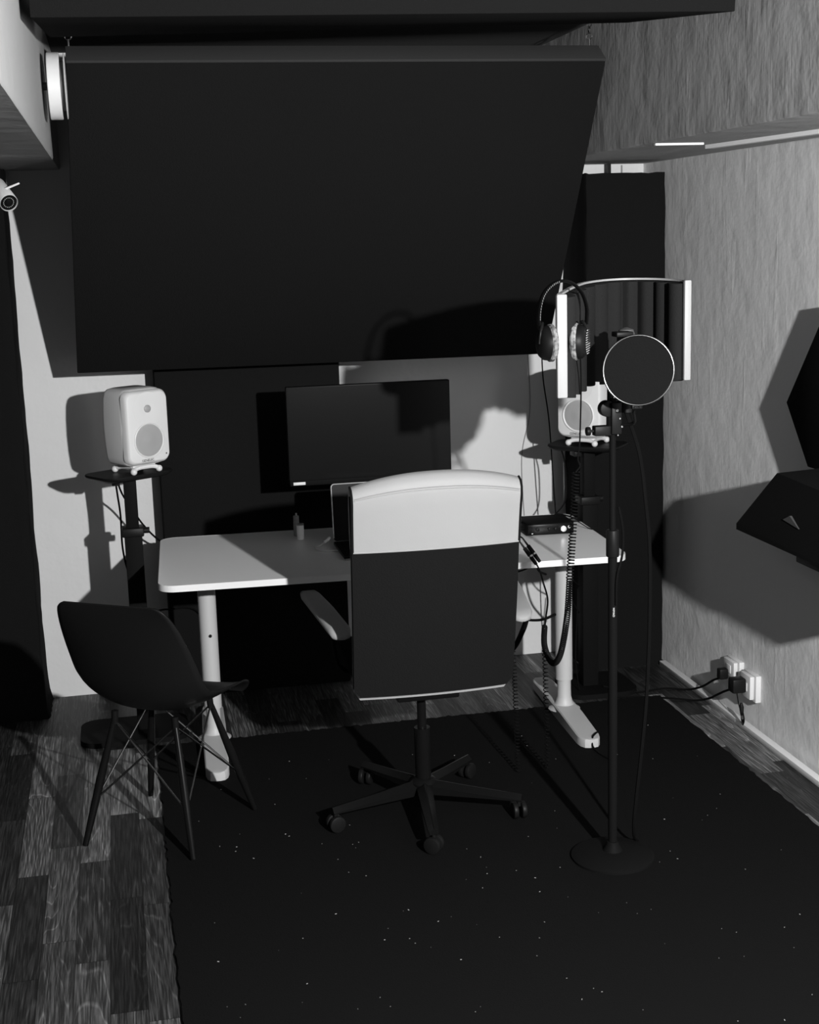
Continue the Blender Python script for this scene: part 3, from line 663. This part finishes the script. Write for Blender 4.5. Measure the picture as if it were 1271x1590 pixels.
t = thing('spray_bottle', 'slim grey spray bottle behind the small white bottle', 'bottle', (0.637, 5.27, 0.7288))
part('body', B().lathe([(0.010, 0.0), (0.0115, 0.002), (0.0115, 0.056), (0.009, 0.060)], n=24), M['grey'], t)
part('cap', B().lathe([(0.011, 0.0602), (0.011, 0.079), (0.0095, 0.081)], n=24), M['grey'], t)
part('nozzle', B().cyl((0.001, 0, 0.0805), (0.001, 0, 0.091), 0.0035, n=10), M['white'], t)

# ------------------------------------------------------------------ cables
def cable(name, label, pts, r, cat='cable', m='cable', n=8):
    b = B().tube(spline(pts, n), r, 6); return tag(finish(name, b, M[m]), label, cat)
def coil_pts(path, turns, R):
    P = spline(path, 24); L_ = [0]
    for i in range(1, len(P)): L_.append(L_[-1] + (P[i] - P[i - 1]).length)
    out = []; steps = turns * 9; k = 0
    for i in range(steps + 1):
        s_ = L_[-1] * i / steps
        while k < len(P) - 2 and L_[k + 1] < s_: k += 1
        t = (s_ - L_[k]) / max(1e-9, L_[k + 1] - L_[k]); p = P[k].lerp(P[k + 1], t); d = (P[k + 1] - P[k]).normalized()
        x = d.cross(Vector((0.2, 1, 0.1))).normalized(); y = x.cross(d)
        a = 2 * PI * i / 9; out.append(p + (x * math.cos(a) + y * math.sin(a)) * R)
    return out
hc = thing('headphone_cable', 'black coiled headphone cable hanging from the headphones to below the desktop', 'cable', (1.24, 3.65, 0.66))
part('straight_section', B().tube(spline([(1.222, 3.575, 1.535), (1.2325, 3.60, 1.45), (1.2385, 3.63, 1.30), (1.236, 3.64, 1.245), (1.2435, 3.645, 1.222), (1.233, 3.65, 1.205)]), 0.0022, 6), M['cable'], hc, world=True)
part('coil', B().tube(coil_pts([(1.233, 3.65, 1.205), (1.226, 3.65, 1.082), (1.213, 3.65, 0.896)], 33, 0.0095), 0.0020, 6), M['cable'], hc, world=True)
part('coil', B().tube(coil_pts([(1.213, 3.65, 0.896), (1.214, 3.68, 0.774), (1.219, 3.76, 0.640), (1.222, 3.85, 0.588), (1.230, 3.95, 0.612), (1.259, 4.04, 0.645)], 80, 0.0078), 0.0022, 6), M['cable'], hc, world=True)
part('plug_section', B().tube(spline([(1.259, 4.04, 0.645), (1.286, 4.11, 0.66), (1.320, 4.20, 0.69), (1.345, 4.33, 0.715), (1.362, 4.42, 0.730), (1.372, 4.485, 0.735)]), 0.003, 6), M['cable'], hc, world=True)
for dx, dz in ((0.0, 0.0), (0.013, 0.008)):
    a = Vector((1.372 + dx, 4.49, 0.735 + dz)); c = Vector((1.338 + dx, 4.52, 0.790 + dz)); j = Vector((1.322 + dx, 4.53, 0.815 + dz)); k_ = a + (c - a) * 0.45
    pl = part('plug', B().cyl(a, k_, 0.0055, 0.0075, 14, bev=0.001).cyl(k_ + (c - a) * 0.08, c, 0.0078, 0.007, 14, bev=0.001).cyl(c, j, 0.004, 0.0028, 10), M['black'], hc, world=True)
    part('ferrule', B().cyl(k_, k_ + (c - a) * 0.08, 0.0072, n=14), M['chrome'], pl, 'shiny metal ferrule', world=True)
    part('lead', B().tube(spline([j, (1.30 + dx * 1.5, 4.545, 0.832), (1.27, 4.56, 0.838 + dz), (1.22, 4.60, 0.80), (1.17, 4.66, 0.735)]), 0.0026, 6), M['cable'], pl, world=True)
cable('power_cable', 'black cable hanging in a curve below the right end of the desk', [(1.348, 4.72, 0.70), (1.345, 4.78, 0.62), (1.36, 4.84, 0.50), (1.42, 4.87, 0.437), (1.50, 4.875, 0.42), (1.575, 4.915, 0.425)], 0.0055)
cable('desk_cable', 'thin black cable sagging under the front edge of the desk at right', [(1.22, 4.64, 0.663), (1.29, 4.63, 0.668), (1.36, 4.60, 0.692), (1.385, 4.60, 0.705)], 0.003)
cable('desk_cable', 'short black cable curling onto the right desk leg', [(1.43, 4.62, 0.705), (1.455, 4.75, 0.68), (1.49, 4.85, 0.62), (1.54, 4.92, 0.585)], 0.0042)
cable('stand_cable', 'black cable sagging between the right desk leg and the speaker stand', [(1.665, 5.0, 0.66), (1.672, 5.05, 0.55), (1.70, 5.12, 0.44), (1.762, 5.19, 0.345)], 0.0045)
cable('stand_cable', 'thin black cable dropping beside the right speaker stand to the floor', [(1.762, 5.20, 0.44), (1.75, 5.17, 0.34), (1.738, 5.16, 0.16), (1.752, 5.155, 0.025)], 0.0028)
cable('stand_cable', 'thin black cable crossing behind the right desk leg', [(1.655, 5.0, 0.70), (1.68, 5.08, 0.58), (1.72, 5.14, 0.50), (1.765, 5.19, 0.455)], 0.003)
cable('speaker_cable', 'black cable running from the right speaker down to the desk', [(1.73, 5.30, 1.0), (1.745, 5.30, 0.93), (1.74, 5.28, 0.80), (1.69, 5.27, 0.74), (1.66, 5.26, 0.7315)], 0.0032)
cable('hanging_wire', 'thin black wire hanging from the big panel past the right stand', [(1.697, 5.45, 1.40), (1.703, 5.45, 1.27), (1.726, 5.45, 1.10), (1.742, 5.45, 0.85), (1.755, 5.45, 0.62), (1.76, 5.46, 0.3), (1.78, 5.46, 0.004)], 0.0028)
cable('hanging_wire', 'thin grey wire against the back wall beneath the big panel', [(1.725, 5.765, 1.55), (1.734, 5.765, 1.35), (1.739, 5.765, 1.1), (1.70, 5.765, 0.9), (1.71, 5.765, 0.6)], 0.0018, m='grey')
cable('interface_cable', 'black cable leading right from the back of the audio interface', [(1.63, 5.112, 0.762), (1.66, 5.16, 0.765), (1.71, 5.18, 0.752), (1.755, 5.16, 0.7315), (1.775, 5.14, 0.70)], 0.0035)
cable('interface_cable', 'thin black cable curling right of the audio interface over the desk edge', [(1.668, 5.01, 0.755), (1.70, 5.02, 0.760), (1.745, 5.0, 0.7325), (1.80, 4.98, 0.72)], 0.002)
cable('interface_cable', 'upper black cable leading left from the audio interface', [(1.486, 5.05, 0.765), (1.44, 5.05, 0.767), (1.38, 5.05, 0.76), (1.30, 5.04, 0.733)], 0.0035)
cable('interface_cable', 'lower black cable leading left from the audio interface', [(1.484, 5.0, 0.748), (1.44, 5.0, 0.750), (1.38, 4.99, 0.742), (1.31, 4.97, 0.732)], 0.003)
tag(finish('coiled_cable', B().tube(coil_pts([(1.375, 4.42, 0.52), (1.377, 4.42, 0.44), (1.379, 4.42, 0.32), (1.381, 4.42, 0.19), (1.385, 4.42, 0.012)], 36, 0.008), 0.0018, 6), M['cable']), 'thin coiled black cable hanging in front of the right desk leg', 'cable')
tag(finish('coiled_cable', B().tube(coil_pts([(1.262, 4.42, 0.45), (1.267, 4.42, 0.36), (1.270, 4.42, 0.24), (1.275, 4.42, 0.013)], 34, 0.008), 0.0018, 6), M['cable']), 'thin coiled black cable dangling beside the office chair back', 'cable')
cable('microphone_cable', 'black microphone cable hanging from the microphone beside the stand', [(1.40, 3.70, 1.36), (1.44, 3.70, 1.24), (1.46, 3.70, 1.1), (1.475, 3.70, 0.9), (1.47, 3.71, 0.5), (1.44, 3.73, 0.1), (1.47, 3.78, 0.0125)], 0.0055)
cable('stand_lead', 'black lead clipped along the microphone stand', [(1.372, 3.682, 1.09), (1.384, 3.68, 1.02), (1.382, 3.68, 0.95), (1.366, 3.68, 0.88), (1.364, 3.68, 0.80)], 0.0035)
cable('foot_cable', 'black cable lying over the tip of the right desk foot', [(1.675, 4.74, 0.013), (1.655, 4.67, 0.015), (1.640, 4.625, 0.045), (1.622, 4.600, 0.049), (1.607, 4.582, 0.044), (1.600, 4.56, 0.018), (1.605, 4.50, 0.0125), (1.62, 4.44, 0.0125)], 0.0035)
cable('speaker_cable', 'black cable hanging straight down from the left speaker plate', [(-0.042, 5.315, 1.008), (-0.036, 5.31, 0.93), (-0.030, 5.30, 0.85), (-0.031, 5.30, 0.73), (-0.018, 5.295, 0.64), (0.012, 5.285, 0.56)], 0.0042)
cable('speaker_cable', 'black cable running from the left speaker plate across to the tall panel', [(-0.040, 5.33, 1.008), (-0.020, 5.40, 0.92), (0.010, 5.48, 0.85), (0.050, 5.53, 0.77), (0.10, 5.57, 0.70), (0.150, 5.60, 0.655)], 0.004)
cable('stand_cable', 'black cable from the left stand low behind the desk', [(0.03, 5.29, 0.47), (0.055, 5.45, 0.43), (0.092, 5.55, 0.40), (0.135, 5.60, 0.388), (0.25, 5.605, 0.37), (0.32, 5.607, 0.20), (0.34, 5.60, 0.006)], 0.0042)
# right wall sockets
def socket(label, y0, y1, z0, z1, d):
    t = thing('wall_socket', label, 'socket', (XR, (y0 + y1) / 2, z0), 0, 'power sockets on the right wall')
    part('back_box', B().span((XR - d * 0.55, y0, z0), (XR, y1, z1), 0.003), M['white'], t, world=True)
    part('faceplate', B().span((XR - d, y0 + 0.012, z0 + 0.010), (XR - d * 0.55 - 0.0005, y1 - 0.004, z1 - 0.004), 0.003), M['white'], t, world=True)
    part('rocker', B().span((XR - d - 0.003, (y0 + y1) / 2 - 0.018, (z0 + z1) / 2 - 0.014), (XR - d, (y0 + y1) / 2 + 0.018, (z0 + z1) / 2 + 0.018), 0.001), M['white'], t, world=True)
socket('white wall socket farther along the right wall, upper left of the two', 4.705, 4.815, 0.155, 0.232, 0.038)
socket('white wall socket with a big black plug low on the right wall', 4.56, 4.665, 0.118, 0.222, 0.040)
pg = thing('power_plug', 'black plug and cable in the farther white socket', 'power plug', (2.2, 4.78, 0.15))
part('body', B().box((2.203, 4.775, 0.172), (0.036, 0.034, 0.042), 0.006), M['black'], pg, world=True)
part('cord', B().tube(spline([(2.195, 4.775, 0.155), (2.195, 4.84, 0.125), (2.20, 4.93, 0.075), (2.213, 5.03, 0.030), (2.19, 5.09, 0.006), (2.11, 5.13, 0.006), (1.98, 5.12, 0.006), (1.86, 5.17, 0.026)]), 0.0045, 6), M['cable'], pg, world=True)
pg = thing('power_plug', 'big black plug and cable in the nearer white socket', 'power plug', (2.2, 4.62, 0.15))
part('body', B().box((2.192, 4.622, 0.176), (0.055, 0.050, 0.056), 0.008), M['black'], pg, world=True)
part('cord', B().tube(spline([(2.185, 4.64, 0.155), (2.19, 4.72, 0.12), (2.20, 4.82, 0.070), (2.208, 4.90, 0.030), (2.17, 4.955, 0.006), (2.10, 5.0, 0.006), (1.98, 5.06, 0.006), (1.88, 5.08, 0.006)]), 0.0045, 6), M['cable'], pg, world=True)
part('thin_lead', B().tube(spline([(2.188, 4.615, 0.150), (2.195, 4.61, 0.10), (2.205, 4.60, 0.06)]), 0.002, 6), M['cable'], pg, world=True)
tb = thing('cable_bundle', 'small tied bundle of black cable hanging below the nearer socket', 'cable bundle', (2.2, 4.615, 0.03))
part('tie', B().tube([(2.205, 4.612, 0.106), (2.206, 4.610, 0.09), (2.207, 4.607, 0.06)], [0.005, 0.009, 0.006], 10), M['black'], tb, world=True)
b = B()
for k in range(3): b.tube(spline([(2.206 + 0.002 * k, 4.61, 0.08), (2.203 + 0.003 * k, 4.605 - 0.004 * k, 0.05), (2.205, 4.595 + 0.004 * k, 0.025 + 0.003 * k), (2.208, 4.588 + 0.003 * k, 0.045), (2.208, 4.60, 0.075)]), 0.0018, 6)
part('loops', b, M['cable'], tb, world=True)

# ------------------------------------------------------------------ security camera and round fixture on the left beam
sc_ = thing('security_camera', 'white bullet security camera under the left beam', 'security camera', (-0.36, 4.86, 2.16))
fc = Vector((-0.312, 4.80, 2.009)); ax = Vector((0.34, -0.86, -0.46)).normalized()
part('body', B().lathe([(0.010, -0.150), (0.026, -0.146), (0.030, -0.13), (0.030, 0.0), (0.0285, 0.002), (0.027, -0.004)], fc, ax, 32), M['white'], sc_, world=True)
part('face', B().lathe([(0.0272, -0.006), (0.0272, -0.0035), (0.0005, -0.003)], fc, ax, 32), M['gloss'], sc_, 'black glass face', world=True)
b = B(); q = ax.to_track_quat('Z', 'Y').to_matrix()
for k in range(18):
    a = 2 * PI * k / 18; b.sphere(fc + q @ Vector((0.0165 * math.cos(a), 0.0165 * math.sin(a), -0.0028)), 0.0013, u=8, v=6)
part('infrared_led', b, M['white'], sc_, 'ring of pale dots', world=True)
part('lens', B().lathe([(0.010, -0.003), (0.010, 0.0), (0.006, 0.001), (0.0005, 0.0012)], fc, ax, 20), M['gloss'], sc_, world=True)
bk = fc - ax * 0.10
part('bracket', B().tube([bk + Vector((-0.01, 0, 0.025)), bk + Vector((-0.03, 0.01, 0.06)), (bk.x - 0.03, bk.y + 0.01, 2.152)], 0.009, 10).cyl((bk.x - 0.03, bk.y + 0.01, 2.150), (bk.x - 0.03, bk.y + 0.01, 2.16), 0.03, n=24), M['white'], sc_, world=True)
part('antenna', B().cyl((-0.330, 4.83, 2.052), (-0.275, 4.82, 2.072), 0.0042, 0.0032, 10, bev=0.001), M['white'], sc_, world=True)
rv = thing('round_vent', 'round white wall fixture on the left beam beside the big panel', 'wall fixture', (-0.17, 4.575, 2.25))
vc = Vector((-0.17, 4.575, 2.350))
part('base_ring', B().lathe([(0.098, 0.019), (0.100, 0.021), (0.100, 0.055), (0.098, 0.057), (0.02, 0.057), (0.02, 0.019)], vc, (1, 0, 0), 48), M['white'], rv, world=True)
part('collar', B().lathe([(0.075, 0.057), (0.075, 0.069)], vc, (1, 0, 0), 40), M['dark_grey'], rv, 'dark inner collar', world=True)
part('cover_disc', B().lathe([(0.096, 0.069), (0.099, 0.0705), (0.096, 0.0725), (0.02, 0.073)], vc, (1, 0, 0), 48), M['white'], rv, world=True)
part('stem', B().cyl(vc, vc + Vector((0.022, 0, 0)), 0.012, n=16), M['dark_grey'], rv, world=True)
